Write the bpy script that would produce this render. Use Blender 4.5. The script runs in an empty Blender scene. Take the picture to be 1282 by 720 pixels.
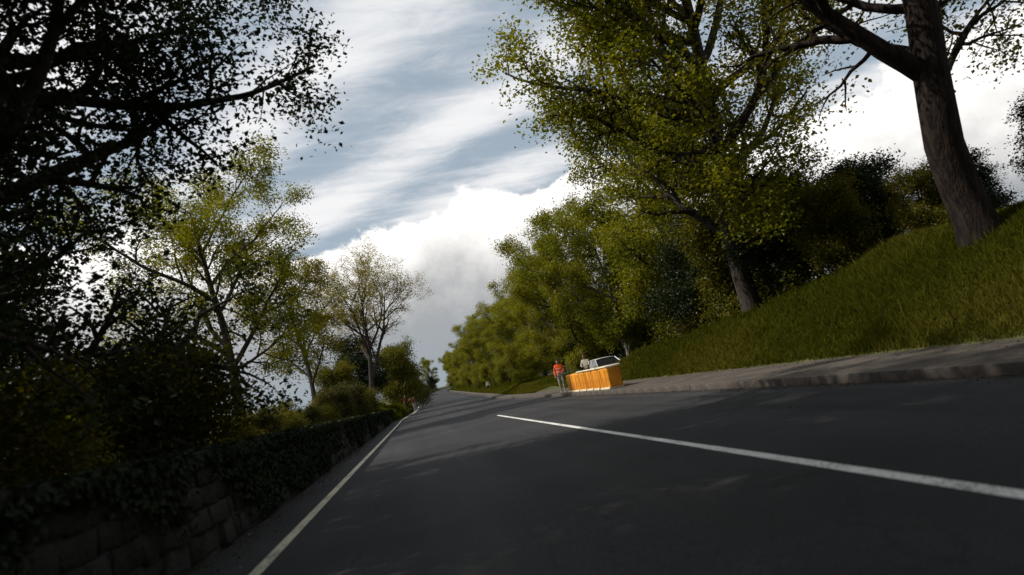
import bpy, math, random
import numpy as np
from mathutils import Vector, Matrix

R = math.radians
scene = bpy.context.scene
col = scene.collection

# ------------------------------------------------------------------ camera
# pixel frame of the photograph 1282 x 720; road direction (+Y) vanishes at VP, the horizon is tilted (bike leaning)
W_PX, H_PX, F_PX = 1282.0, 720.0, 835.0
VPX, VPY, ROLL = 524.0, 505.0, R(12.0)
CAM_H = 1.10
yv = np.array([(VPX - W_PX / 2) / F_PX, (VPY - H_PX / 2) / F_PX, 1.0]); yv /= np.linalg.norm(yv)     # world +Y in (right, down, fwd)
hd = np.array([math.cos(ROLL), -math.sin(ROLL), 0.0])
up = np.cross(yv, hd); up /= np.linalg.norm(up)
if up[1] > 0: up = -up
xv = np.cross(yv, up)
# rows: world axes expressed in camera (right, down, fwd); so world = M @ cam
M = np.array([xv, yv, up])
cr, cd, cf = M[:, 0], M[:, 1], M[:, 2]            # camera right / down / forward in world
cam_data = bpy.data.cameras.new('camera')
cam = bpy.data.objects.new('camera', cam_data); col.objects.link(cam)
rot = Matrix(((cr[0], -cd[0], -cf[0]), (cr[1], -cd[1], -cf[1]), (cr[2], -cd[2], -cf[2])))
cam.matrix_world = Matrix.Translation((0, 0, CAM_H)) @ rot.to_4x4()
cam_data.sensor_width = 36.0
cam_data.lens = 36.0 * F_PX / W_PX
cam_data.clip_end = 6000.0
cam_data.clip_start = 0.05
cam_data.dof.use_dof = True; cam_data.dof.focus_distance = 45.0; cam_data.dof.aperture_fstop = 0.95
scene.camera = cam

# ------------------------------------------------------------------ world, sun, exposure
SUN_AZ = R(-84.0)       # measured from +Y (road direction) towards +X; negative = left
SUN_EL = R(47.0)
world = bpy.data.worlds.new('World'); scene.world = world
world.use_nodes = True
SKY_STRENGTH = 0.10

def build_world():
    nt = world.node_tree; N = nt.nodes; L = nt.links
    N.clear()
    out = N.new('ShaderNodeOutputWorld'); bg = N.new('ShaderNodeBackground')
    bg.inputs['Strength'].default_value = SKY_STRENGTH
    L.new(bg.outputs[0], out.inputs[0])
    sky = N.new('ShaderNodeTexSky'); sky.sky_type = 'NISHITA'; sky.sun_disc = False
    sky.sun_elevation = SUN_EL; sky.sun_rotation = SUN_AZ
    sky.air_density = 1.0; sky.dust_density = 1.2; sky.ozone_density = 1.0
    tc = N.new('ShaderNodeTexCoord')
    nrm = N.new('ShaderNodeVectorMath'); nrm.operation = 'NORMALIZE'; L.new(tc.outputs['Generated'], nrm.inputs[0])
    sep = N.new('ShaderNodeSeparateXYZ'); L.new(nrm.outputs[0], sep.inputs[0])
    def math_(op, a, b=None, c=None, clamp=False):
        n = N.new('ShaderNodeMath'); n.operation = op; n.use_clamp = clamp
        for i, v in enumerate((a, b, c)):
            if v is None: continue
            if isinstance(v, (int, float)): n.inputs[i].default_value = v
            else: L.new(v, n.inputs[i])
        return n.outputs[0]
    def smooth(v, lo, hi):
        n = N.new('ShaderNodeMapRange'); n.interpolation_type = 'SMOOTHSTEP'
        L.new(v, n.inputs[0]); n.inputs[1].default_value = lo; n.inputs[2].default_value = hi
        return n.outputs[0]
    def noise(vec, scale, detail, rough=0.55, dist=0.0):
        n = N.new('ShaderNodeTexNoise'); n.inputs['Scale'].default_value = scale; n.inputs['Detail'].default_value = detail
        n.inputs['Roughness'].default_value = rough; n.inputs['Distortion'].default_value = dist
        L.new(vec, n.inputs['Vector']); return n.outputs['Fac']
    def mixc(f, a, b):
        n = N.new('ShaderNodeMix'); n.data_type = 'RGBA'; n.blend_type = 'MIX'
        if isinstance(f, (int, float)): n.inputs[0].default_value = f
        else: L.new(f, n.inputs[0])
        for s, v in ((6, a), (7, b)):
            if isinstance(v, tuple): n.inputs[s].default_value = (*v, 1)
            else: L.new(v, n.inputs[s])
        return n.outputs[2]
    k = 1.0 / SKY_STRENGTH
    x, y, z = sep.outputs
    zz = math_('MAXIMUM', z, 0.02)
    # high cloud sheet: projected onto a flat layer, stretched into long streaks
    px = math_('DIVIDE', x, math_('ADD', zz, 0.08)); py = math_('DIVIDE', y, math_('ADD', zz, 0.08))
    comb = N.new('ShaderNodeCombineXYZ'); L.new(px, comb.inputs[0]); L.new(py, comb.inputs[1])
    mp = N.new('ShaderNodeMapping'); mp.inputs['Rotation'].default_value = (0, 0, R(STREAK_ROT)); mp.inputs['Location'].default_value = STREAK_LOC
    mp.inputs['Scale'].default_value = (0.42, 2.1, 1)
    L.new(comb.outputs[0], mp.inputs[0])
    n1 = noise(mp.outputs[0], 1.0, 7, 0.55, 0.3)
    wn = noise(comb.outputs[0], 0.55, 3, 0.5)
    q = math_('ADD', math_('ADD', math_('MULTIPLY', px, 0.73), math_('MULTIPLY', py, 0.68)), math_('MULTIPLY', math_('SUBTRACT', wn, 0.5), 0.42))
    street = math_('MULTIPLY', math_('COSINE', math_('MULTIPLY', math_('SUBTRACT', q, 1.02), 2 * math.pi / 0.54)), 0.105)   # cloud streets
    mp2 = N.new('ShaderNodeMapping'); mp2.inputs['Scale'].default_value = (2.6, 5.0, 1); mp2.inputs['Rotation'].default_value = (0, 0, R(STREAK_ROT + 12))
    L.new(comb.outputs[0], mp2.inputs[0])
    n2 = noise(mp2.outputs[0], 1.5, 9, 0.66, 0.5)
    cir = smooth(math_('ADD', math_('ADD', math_('MULTIPLY', n1, 0.7), math_('ADD', street, 0.16)), math_('MULTIPLY', math_('SUBTRACT', n2, 0.5), 0.40)), 0.34, 0.70)
    base = mixc(0.74, sky.outputs[0], (0.42 * k, 0.50 * k, 0.57 * k))          # thin veil under the sheet
    c = mixc(cir, base, (0.92 * k, 0.92 * k, 0.93 * k))
    # cumulus bank ringing the horizon: billowing white top, grey flat body
    nb = noise(nrm.outputs[0], 3.2, 2, 0.5); nf = noise(nrm.outputs[0], 13.0, 8, 0.62)
    top = math_('ADD', math_('ADD', CUM_TOP, math_('MULTIPLY', math_('SUBTRACT', nb, 0.5), 0.22)), math_('MULTIPLY', math_('SUBTRACT', nf, 0.5), 0.11))
    d = math_('SUBTRACT', top, z)
    cm = smooth(d, 0.0, 0.012)
    nsh = noise(nrm.outputs[0], 9.0, 7, 0.6)
    br = smooth(math_('ADD', d, math_('MULTIPLY', math_('SUBTRACT', nsh, 0.5), 0.14)), 0.02, 0.19)
    cc = mixc(br, (1.18 * k, 1.15 * k, 1.11 * k), (0.40 * k, 0.41 * k, 0.425 * k))
    low = smooth(z, 0.16, 0.0)
    cc = mixc(math_('MULTIPLY', low, 0.7), cc, (0.30 * k, 0.375 * k, 0.43 * k))
    c = mixc(cm, c, cc)
    L.new(c, bg.inputs['Color'])
STREAK_ROT, STREAK_LOC, CUM_TOP = 47.0, (0.0, 0.0, 0.0), 0.285
build_world()

sun_data = bpy.data.lights.new('sun', 'SUN'); sun_data.energy = 4.6; sun_data.angle = R(0.6); sun_data.color = (1.0, 0.94, 0.84)
sun = bpy.data.objects.new('sun', sun_data); col.objects.link(sun)
to_sun = Vector((math.sin(SUN_AZ) * math.cos(SUN_EL), math.cos(SUN_AZ) * math.cos(SUN_EL), math.sin(SUN_EL)))
sun.rotation_euler = (-to_sun).to_track_quat('-Z', 'Y').to_euler()
sun.location = (-20, 10, 40)
vs = scene.view_settings
vs.view_transform = 'Standard'; vs.look = 'None'; vs.exposure = 0.0; vs.gamma = 1.0; vs.use_curve_mapping = False
try:
    scene.cycles.use_denoising = True
    scene.cycles.max_bounces = 8; scene.cycles.transmission_bounces = 4; scene.cycles.transparent_max_bounces = 4
except Exception:
    pass

# ------------------------------------------------------------------ helpers
def obj(name, me, material=None, parent=None, loc=None, rz=None):
    o = bpy.data.objects.new(name, me); col.objects.link(o)
    if material is not None and me is not None and len(me.materials) == 0: me.materials.append(material)
    if parent is not None: o.parent = parent
    if loc is not None: o.location = loc
    if rz is not None: o.rotation_euler = (0, 0, rz)
    return o
def tag(o, label=None, cat=None, group=None, kind=None):
    if label: o['label'] = label
    if cat: o['category'] = cat
    if group: o['group'] = group
    if kind: o['kind'] = kind
    return o
def empty(name, loc, rz=0.0, label=None, cat=None, group=None):
    o = bpy.data.objects.new(name, None); col.objects.link(o)
    o.location = loc; o.rotation_euler = (0, 0, rz); o.empty_display_size = 0.3
    return tag(o, label, cat, group)
def copy_tree(o, parent=None):
    c = o.copy(); col.objects.link(c); c.parent = parent
    for ch in o.children: copy_tree(ch, c)
    return c

class MB:
    """collects quads / tris in numpy blocks, then becomes one mesh"""
    def __init__(s): s.v = []; s.f = []; s.n = 0; s.var = []
    def add(s, v, f, var=None):
        v = np.asarray(v, float); f = np.asarray(f, int)
        s.v.append(v); s.f.append(f + s.n); s.n += len(v)
        s.var.append(np.zeros(len(v)) if var is None else var)
    def tube(s, pts, rad, sides=6, cap=True):
        pts = np.asarray(pts, float); rad = np.asarray(rad, float); n = len(pts)
        t = np.gradient(pts, axis=0); t /= np.linalg.norm(t, axis=1)[:, None] + 1e-9
        a = np.array([0.31, 0.87, 0.38]) if abs(t[0][2]) > 0.8 else np.array([0.05, 0.02, 1.0])
        u = np.cross(t, a); u /= np.linalg.norm(u, axis=1)[:, None] + 1e-9
        w = np.cross(t, u)
        ang = np.arange(sides) * 2 * math.pi / sides
        ring = pts[:, None, :] + rad[:, None, None] * (np.cos(ang)[None, :, None] * u[:, None, :] + np.sin(ang)[None, :, None] * w[:, None, :])
        v = ring.reshape(-1, 3)
        i = np.arange(n - 1)[:, None] * sides; j = np.arange(sides)[None, :]; j2 = (j + 1) % sides
        f = np.stack([i + j, i + j2, i + sides + j2, i + sides + j], -1).reshape(-1, 4)
        s.add(v, f)
    def box(s, c, size, rz=0.0, bev=0.0):
        x, y, z = [k / 2 for k in size]
        v = np.array([[-x,-y,-z],[x,-y,-z],[x,y,-z],[-x,y,-z],[-x,-y,z],[x,-y,z],[x,y,z],[-x,y,z]])
        ca, sa = math.cos(rz), math.sin(rz)
        v = v @ np.array([[ca, sa, 0], [-sa, ca, 0], [0, 0, 1]]) + np.asarray(c)
        s.add(v, [[0,3,2,1],[4,5,6,7],[0,1,5,4],[1,2,6,5],[2,3,7,6],[3,0,4,7]])
    def mesh(s, name, smooth=True):
        me = bpy.data.meshes.new(name)
        v = np.concatenate(s.v); fs = s.f
        nv = len(v)
        tri = [f for f in fs if f.shape[1] == 3]; quad = [f for f in fs if f.shape[1] == 4]
        loops = np.concatenate([f.ravel() for f in tri + quad])
        cnt = np.concatenate([np.full(len(f), f.shape[1]) for f in tri + quad])
        start = np.concatenate([[0], np.cumsum(cnt)[:-1]])
        me.vertices.add(nv); me.vertices.foreach_set('co', v.ravel())
        me.loops.add(len(loops)); me.loops.foreach_set('vertex_index', loops.astype(np.int32))
        me.polygons.add(len(cnt)); me.polygons.foreach_set('loop_start', start.astype(np.int32))
        try: me.polygons.foreach_set('loop_total', cnt.astype(np.int32))
        except Exception: pass
        me.polygons.foreach_set('use_smooth', np.full(len(cnt), smooth))
        a = me.attributes.new('var', 'FLOAT', 'POINT'); a.data.foreach_set('value', np.concatenate(s.var).astype(np.float32))
        me.update(calc_edges=True); me.validate()
        return me

def bevel_box_mesh(name, size, bev, seg=2, jitter=0.0, rng=None):
    import bmesh
    bm = bmesh.new(); bmesh.ops.create_cube(bm, size=1.0)
    bmesh.ops.scale(bm, vec=size, verts=bm.verts)
    if bev > 0: bmesh.ops.bevel(bm, geom=list(bm.edges), offset=bev, segments=seg, affect='EDGES', profile=0.6)
    if jitter and rng is not None:
        for v in bm.verts: v.co += Vector(rng.normal(0, jitter, 3))
    me = bpy.data.meshes.new(name); bm.to_mesh(me); bm.free()
    for p in me.polygons: p.use_smooth = True
    return me

# ------------------------------------------------------------------ materials
def mat(name, c1, c2=None, rough=0.8, scale=4.0, detail=5, bump=0.0, bscale=None, stretch=None, spec=0.3, metallic=0.0, coords='Object', lo=0.35, hi=0.65):
    m = bpy.data.materials.new(name); m.use_nodes = True
    nt = m.node_tree; N = nt.nodes; L = nt.links
    b = N['Principled BSDF']; b.inputs['Roughness'].default_value = rough; b.inputs['Metallic'].default_value = metallic
    try: b.inputs['Specular IOR Level'].default_value = spec
    except Exception: pass
    tc = N.new('ShaderNodeTexCoord'); vec = tc.outputs[coords]
    if stretch:
        mp = N.new('ShaderNodeMapping'); mp.inputs['Scale'].default_value = stretch; L.new(vec, mp.inputs[0]); vec = mp.outputs[0]
    if c2 is None: c2 = tuple(x * 0.8 for x in c1)
    n = N.new('ShaderNodeTexNoise'); n.inputs['Scale'].default_value = scale; n.inputs['Detail'].default_value = detail; L.new(vec, n.inputs['Vector'])
    mr = N.new('ShaderNodeMapRange'); L.new(n.outputs['Fac'], mr.inputs[0]); mr.inputs[1].default_value = lo; mr.inputs[2].default_value = hi
    mx = N.new('ShaderNodeMix'); mx.data_type = 'RGBA'; L.new(mr.outputs[0], mx.inputs[0])
    mx.inputs[6].default_value = (*c1, 1); mx.inputs[7].default_value = (*c2, 1)
    L.new(mx.outputs[2], b.inputs['Base Color'])
    if bump:
        n2 = N.new('ShaderNodeTexNoise'); n2.inputs['Scale'].default_value = bscale or scale * 4; n2.inputs['Detail'].default_value = 6; L.new(vec, n2.inputs['Vector'])
        bp = N.new('ShaderNodeBump'); bp.inputs['Strength'].default_value = bump; bp.inputs['Distance'].default_value = 0.05
        L.new(n2.outputs['Fac'], bp.inputs['Height']); L.new(bp.outputs[0], b.inputs['Normal'])
    return m

def leaf_mat(name, ca, cb, cc, trans=0.45, tint=(1.25, 1.15, 0.55), gloss=0.022):
    """diffuse + translucent leaf; colour runs ca..cb..cc with the per-sprig 'var' attribute"""
    m = bpy.data.materials.new(name); m.use_nodes = True
    nt = m.node_tree; N = nt.nodes; L = nt.links
    N.clear(); out = N.new('ShaderNodeOutputMaterial')
    at = N.new('ShaderNodeAttribute'); at.attribute_name = 'var'
    oi = N.new('ShaderNodeObjectInfo')
    ad = N.new('ShaderNodeMath'); ad.operation = 'MULTIPLY_ADD'; L.new(oi.outputs['Random'], ad.inputs[0]); ad.inputs[1].default_value = 0.24; ad.inputs[2].default_value = -0.12
    ad2 = N.new('ShaderNodeMath'); ad2.operation = 'ADD'; ad2.use_clamp = True; L.new(ad.outputs[0], ad2.inputs[0]); L.new(at.outputs['Fac'], ad2.inputs[1])
    cr_ = N.new('ShaderNodeValToRGB'); L.new(ad2.outputs[0], cr_.inputs[0])
    e = cr_.color_ramp.elements; e[0].color = (*ca, 1); e[1].color = (*cc, 1)
    k = cr_.color_ramp.elements.new(0.5); k.color = (*cb, 1)
    df = N.new('ShaderNodeBsdfDiffuse'); tr = N.new('ShaderNodeBsdfTranslucent'); gl = N.new('ShaderNodeBsdfGlossy')
    gl.inputs['Roughness'].default_value = 0.45; gl.inputs['Color'].default_value = (0.6, 0.62, 0.6, 1)
    mul = N.new('ShaderNodeMix'); mul.data_type = 'RGBA'; mul.blend_type = 'MULTIPLY'; mul.inputs[0].default_value = 1.0
    L.new(cr_.outputs[0], mul.inputs[6]); mul.inputs[7].default_value = (*tint, 1)
    L.new(cr_.outputs[0], df.inputs[0]); L.new(mul.outputs[2], tr.inputs[0])
    m1 = N.new('ShaderNodeMixShader'); m1.inputs[0].default_value = trans; L.new(df.outputs[0], m1.inputs[1]); L.new(tr.outputs[0], m1.inputs[2])
    m2 = N.new('ShaderNodeMixShader'); m2.inputs[0].default_value = gloss; L.new(m1.outputs[0], m2.inputs[1]); L.new(gl.outputs[0], m2.inputs[2])
    L.new(m2.outputs[0], out.inputs[0])
    return m

def asphalt_mat():
    m = bpy.data.materials.new('asphalt'); m.use_nodes = True
    nt = m.node_tree; N = nt.nodes; L = nt.links; b = N['Principled BSDF']
    tc = N.new('ShaderNodeTexCoord')
    def noise(scale, det, st=None):
        n = N.new('ShaderNodeTexNoise'); n.inputs['Scale'].default_value = scale; n.inputs['Detail'].default_value = det
        v = tc.outputs['Object']
        if st:
            mp = N.new('ShaderNodeMapping'); mp.inputs['Scale'].default_value = st; L.new(v, mp.inputs[0]); v = mp.outputs[0]
        L.new(v, n.inputs['Vector']); return n.outputs['Fac']
    def ramp(f, lo, hi, a, b_):
        r = N.new('ShaderNodeMapRange'); L.new(f, r.inputs[0]); r.inputs[1].default_value = lo; r.inputs[2].default_value = hi; r.inputs[3].default_value = a; r.inputs[4].default_value = b_
        return r.outputs[0]
    def mul(a, c):
        q = N.new('ShaderNodeMath'); q.operation = 'MULTIPLY'
        L.new(a, q.inputs[0]); L.new(c, q.inputs[1]); return q.outputs[0]
    big = ramp(noise(0.35, 7), 0.3, 0.7, 0.72, 1.28)
    trk = ramp(noise(1.0, 4, (1.3, 0.03, 1)), 0.3, 0.7, 0.6, 1.4)         # long worn strips along the lanes
    grit = ramp(noise(55.0, 4), 0.25, 0.75, 0.4, 1.6)
    chip = ramp(noise(150.0, 1), 0.64, 0.70, 1.0, 3.0)                       # pale chippings
    v = mul(mul(big, trk), mul(grit, chip))
    # tar-sealed cracks: thin dark lines
    vo = N.new('ShaderNodeTexVoronoi'); vo.feature = 'DISTANCE_TO_EDGE'; vo.inputs['Scale'].default_value = 0.23; 
    mpv = N.new('ShaderNodeMapping'); mpv.inputs['Scale'].default_value = (1.0, 0.35, 1)
    nz = N.new('ShaderNodeTexNoise'); nz.inputs['Scale'].default_value = 0.8; nz.inputs['Detail'].default_value = 4; L.new(tc.outputs['Object'], nz.inputs['Vector'])
    va = N.new('ShaderNodeVectorMath'); va.operation = 'ADD'; L.new(tc.outputs['Object'], va.inputs[0]); L.new(nz.outputs['Color'], va.inputs[1])
    L.new(va.outputs[0], mpv.inputs[0]); L.new(mpv.outputs[0], vo.inputs['Vector'])
    crk = ramp(vo.outputs['Distance'], 0.0006, 0.002, 0.72, 1.0)
    v = mul(v, crk)
    mx = N.new('ShaderNodeMix'); mx.data_type = 'RGBA'; mx.blend_type = 'MULTIPLY'; mx.inputs[0].default_value = 1.0
    mx.inputs[6].default_value = (0.028, 0.028, 0.030, 1); L.new(v, mx.inputs[7])
    L.new(mx.outputs[2], b.inputs['Base Color'])
    b.inputs['Roughness'].default_value = 0.72
    L.new(ramp(trk, 0.7, 1.3, 0.7, 0.88), b.inputs['Roughness'])
    try: b.inputs['Specular IOR Level'].default_value = 0.14
    except Exception: pass
    bp = N.new('ShaderNodeBump'); bp.inputs['Strength'].default_value = 0.55; bp.inputs['Distance'].default_value = 0.008
    L.new(noise(120.0, 3), bp.inputs['Height']); L.new(bp.outputs[0], b.inputs['Normal'])
    return m

def paint_mat(name, c, wear):
    m = bpy.data.materials.new(name); m.use_nodes = True
    nt = m.node_tree; N = nt.nodes; L = nt.links; b = N['Principled BSDF']
    tc = N.new('ShaderNodeTexCoord')
    n = N.new('ShaderNodeTexNoise'); n.inputs['Scale'].default_value = 38.0; n.inputs['Detail'].default_value = 8; L.new(tc.outputs['Object'], n.inputs['Vector'])
    n2 = N.new('ShaderNodeTexNoise'); n2.inputs['Scale'].default_value = 1.6; n2.inputs['Detail'].default_value = 3; L.new(tc.outputs['Object'], n2.inputs['Vector'])
    ad = N.new('ShaderNodeMath'); ad.operation = 'MULTIPLY_ADD'; L.new(n2.outputs['Fac'], ad.inputs[0]); ad.inputs[1].default_value = 0.5; L.new(n.outputs['Fac'], ad.inputs[2])
    r = N.new('ShaderNodeMapRange'); L.new(ad.outputs[0], r.inputs[0]); r.inputs[1].default_value = wear; r.inputs[2].default_value = wear + 0.14
    mx = N.new('ShaderNodeMix'); mx.data_type = 'RGBA'; L.new(r.outputs[0], mx.inputs[0])
    mx.inputs[6].default_value = (*c, 1); mx.inputs[7].default_value = (c[0] * 0.28, c[1] * 0.28, c[2] * 0.28, 1)
    L.new(mx.outputs[2], b.inputs['Base Color']); b.inputs['Roughness'].default_value = 0.6
    return m

M_ = {}
M_['asphalt'] = asphalt_mat()
M_['paint_white'] = paint_mat('centre_line_paint', (0.74, 0.74, 0.71), 0.76)
M_['paint_edge'] = paint_mat('edge_line_paint', (0.66, 0.62, 0.46), 0.74)
M_['pavement'] = mat('pavement_tarmac', (0.060, 0.050, 0.042), (0.105, 0.088, 0.073), 0.9, 1.1, 8, 0.4, 60)
M_['kerb'] = mat('kerb_concrete', (0.060, 0.050, 0.043), (0.105, 0.090, 0.077), 0.85, 6, 6, 0.12, 40)
M_['soil'] = mat('grassy_soil', (0.030, 0.042, 0.012), (0.085, 0.085, 0.030), 0.95, 0.8, 9, 0.8, 9)
M_['bark'] = mat('bark_brown', (0.055, 0.045, 0.034), (0.14, 0.12, 0.095), 0.9, 5, 8, 0.9, 14, stretch=(2.2, 2.2, 0.5))
M_['bark_dark'] = mat('bark_dark', (0.022, 0.017, 0.014), (0.060, 0.047, 0.038), 0.9, 5, 8, 1.0, 12, stretch=(2.2, 2.2, 0.45))
M_['bark_black'] = mat('bark_blackish', (0.012, 0.009, 0.008), (0.034, 0.025, 0.021), 0.95, 5, 8, 1.0, 12, stretch=(2.2, 2.2, 0.45), spec=0.1)
M_['bark_pale'] = mat('bark_pale', (0.15, 0.14, 0.115), (0.28, 0.26, 0.215), 0.9, 4, 7, 0.7, 14, stretch=(2.2, 2.2, 0.5))
M_['leaf_spring'] = leaf_mat('leaf_spring', (0.088, 0.106, 0.005), (0.165, 0.176, 0.008), (0.240, 0.218, 0.012), 0.52)
M_['leaf_yellow'] = leaf_mat('leaf_young_yellow', (0.11, 0.105, 0.008), (0.18, 0.160, 0.012), (0.25, 0.205, 0.020), 0.5)
M_['leaf_olive'] = leaf_mat('leaf_olive', (0.055, 0.062, 0.006), (0.105, 0.104, 0.008), (0.165, 0.138, 0.014), 0.45)
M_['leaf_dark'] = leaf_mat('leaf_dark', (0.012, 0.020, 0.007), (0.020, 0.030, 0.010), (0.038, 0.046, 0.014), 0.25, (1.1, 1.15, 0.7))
M_['leaf_bush'] = leaf_mat('leaf_bush', (0.030, 0.040, 0.012), (0.058, 0.058, 0.013), (0.11, 0.090, 0.020), 0.35)
M_['grass'] = leaf_mat('grass_blades', (0.042, 0.052, 0.006), (0.070, 0.076, 0.008), (0.115, 0.104, 0.018), 0.4, gloss=0.0)
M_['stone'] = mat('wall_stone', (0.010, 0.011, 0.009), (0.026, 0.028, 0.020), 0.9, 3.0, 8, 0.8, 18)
M_['mortar'] = mat('wall_core', (0.035, 0.033, 0.028), (0.060, 0.056, 0.048), 0.95, 6, 6, 0.6, 30)

# ------------------------------------------------------------------ the lie of the land
def zr(y):
    """road height along its length: level, then climbing"""
    y = np.asarray(y, float)
    t = np.clip((y - 40.0) / 75.0, 0, None)
    return np.where(t < 1, 0.021 * 75 * t * t / 2, 0.021 * 75 / 2 + 0.021 * (np.minimum(y, 420) - 115.0)) * (y > 40)
def xr(y):
    """sideways drift of the road: straight, then a slow bend to the right"""
    y = np.asarray(y, float); t = np.clip((y - 56.0) / 34.0, 0, 1)
    return 1.35 * t * t * (3 - 2 * t) + 0.011 * np.clip(y - 85, 0, None) + 0.0007 * np.clip(np.minimum(y, 480) - 205, 0, None) ** 2
XL, XE, XC, XK, XP = -2.40, -1.64, 2.93, 6.92, 9.60      # wall foot, edge line, centre line, kerb, back of pavement (relative to xr)
def xp(y):
    """back edge of the pavement: wide beside the bank, narrow beyond the barrier"""
    return np.interp(y, [36, 48], [XP, XK + 1.05])
def bank_h(y):
    return np.interp(y, [-20, 8, 17, 24, 29, 32.5, 35, 36.3, 44, 60, 90, 400], [2.7, 2.6, 2.4, 1.65, 1.2, 1.0, 0.85, 0.06, 0.08, 0.6, 0.9, 1.0])
def ground_h(x, y):
    """height of the ground outside the road, as an array function"""
    x = np.asarray(x, float); y = np.asarray(y, float)
    s = x - xr(y); z = zr(y)
    right = bank_h(y) * np.clip((s - xp(y)) / np.interp(y, [20, 29, 60, 80], [3.9, 1.35, 1.35, 3.9]), 0, 1) ** 0.8 + 0.06
    far_r = np.clip((s - 20) / 60, 0, 1) * 0.8
    left = 0.55 + 0.25 * np.clip((-s - 4) / 20, 0, 1)
    edge = np.interp(y, [60, 75], [0.55, 0.10])           # beyond the wall the left verge drops to the road
    left = np.where(y > 60, np.clip((-s - 2.05) / 1.6, 0, 1) * 0.85 + 0.05, left)
    bump = 0.05 * np.sin(x * 1.7 + y * 0.6) + 0.04 * np.sin(y * 1.3 - x * 0.9)
    h = np.where(s > xp(y), right + far_r + bump * np.clip((s - xp(y)) / 2, 0, 1), np.where(s < XL - 0.15, left + bump * 0.6, -0.30))
    return z + h

def strip(name, y0, y1, step, xs, zoff, material, kind='structure', parent=None, fn=None):
    ys = np.arange(y0, y1 + step * 0.5, step)
    xs = np.asarray(xs, float)
    X = xr(ys)[:, None] + xs[None, :]; Y = np.repeat(ys[:, None], len(xs), 1); Z = np.repeat(zr(ys)[:, None], len(xs), 1) + zoff
    if fn is not None: Z = Z + fn(xs)[None, :]
    v = np.stack([X, Y, Z], -1).reshape(-1, 3); n = len(xs)
    i = np.arange(len(ys) - 1)[:, None] * n; j = np.arange(n - 1)[None, :]
    f = np.stack([i + j, i + j + 1, i + n + j + 1, i + n + j], -1).reshape(-1, 4)
    mb = MB(); mb.add(v, f)
    o = obj(name, mb.mesh(name), material, parent)
    if kind: o['kind'] = kind
    return o

# ground sheet to the horizon
gy = np.concatenate([np.array([-300, -120, -60]), np.arange(-30, 70, 1.0), np.arange(70, 160, 3.0), np.arange(160, 480, 12.0), np.array([520, 640, 820, 1100, 1600, 2400, 3400])])
gx = np.concatenate([np.array([-2500, -1200, -600, -300, -160, -90, -50, -32, -22]), np.arange(-16, -2.9, 0.8), np.array([-2.62, -2.5, 0, 4, 7.5, 7.95, 8.4, 8.85, 9.3, 9.55]), np.arange(9.62, 22, 0.6), np.array([26, 32, 44, 60, 90, 160, 300, 600, 1200, 2500])])
GX = xr(np.minimum(gy, 480))[:, None] + gx[None, :]; GY = np.repeat(gy[:, None], len(gx), 1)
GZ = ground_h(GX + (xr(gy) - xr(np.minimum(gy, 480)))[:, None], GY)
v = np.stack([GX, GY, GZ], -1).reshape(-1, 3); n = len(gx)
i = np.arange(len(gy) - 1)[:, None] * n; j = np.arange(n - 1)[None, :]
mb = MB(); mb.add(v, np.stack([i + j, i + j + 1, i + n + j + 1, i + n + j], -1).reshape(-1, 4))
ground = obj('ground', mb.mesh('ground'), M_['soil']); ground['kind'] = 'structure'

camber = lambda xs: -0.0035 * (xs - XC) ** 2 * 0.6
road = strip('road', -14, 420, 1.0, np.linspace(XL - 0.12, XK, 12), 0.0, M_['asphalt'], fn=camber)
def line(name, xa, w, y0, y1, m):
    return strip(name, y0, y1, 0.5, [xa - w / 2, xa + w / 2], 0.005, m, kind=None, parent=road, fn=camber)
line('edge_line', XE, 0.13, -8, 110, M_['paint_edge'])
line('centre_line', XC, 0.13, -8.0, 6.8, M_['paint_white'])
line('centre_line', XC, 0.115, 7.0, 26.5, M_['paint_white'])

pavement = strip('pavement', -14, 200, 1.0, np.linspace(XK + 0.125, XP + 0.1, 5), 0.115, M_['pavement'])
co = [v.co for v in pavement.data.vertices]
for c in co:                                             # narrow it beyond the barrier
    s_ = c.x - float(xr(c.y)); f_ = (s_ - XK - 0.125) / (XP + 0.1 - XK - 0.125)
    c.x = float(xr(c.y)) + XK + 0.125 + f_ * (float(xp(c.y)) + 0.1 - XK - 0.125)
kerb_me = bevel_box_mesh('kerbstone', (0.13, 0.911, 0.30), 0.010, 2)
kerb_me.materials.append(M_['kerb'])
kerb = bpy.data.objects.new('kerb', None); col.objects.link(kerb); kerb['kind'] = 'structure'
rg = np.random.default_rng(5)
for k in range(100):
    y = -2.0 + 0.915 * k
    o = obj('kerbstone', kerb_me, None, kerb, (float(xr(y)) + XK + 0.065 + rg.normal(0, 0.004), y, float(zr(y)) - 0.032 + rg.normal(0, 0.003)))
    o.rotation_euler = (math.atan(float(zr(y + .5) - zr(y - .5))), 0, -math.atan(float(xr(y + .5) - xr(y - .5))))
mbk = MB()
for y in np.arange(-2 + 91.5, 200, 2.0):
    mbk.box((float(xr(y)) + XK + 0.065, y, float(zr(y)) - 0.032), (0.13, 1.99, 0.30), -float(xr(y + .5) - xr(y - .5)))
o = obj('kerb_run', mbk.mesh('kerb_run', False), M_['kerb'], kerb); o['kind'] = 'stuff'

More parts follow.
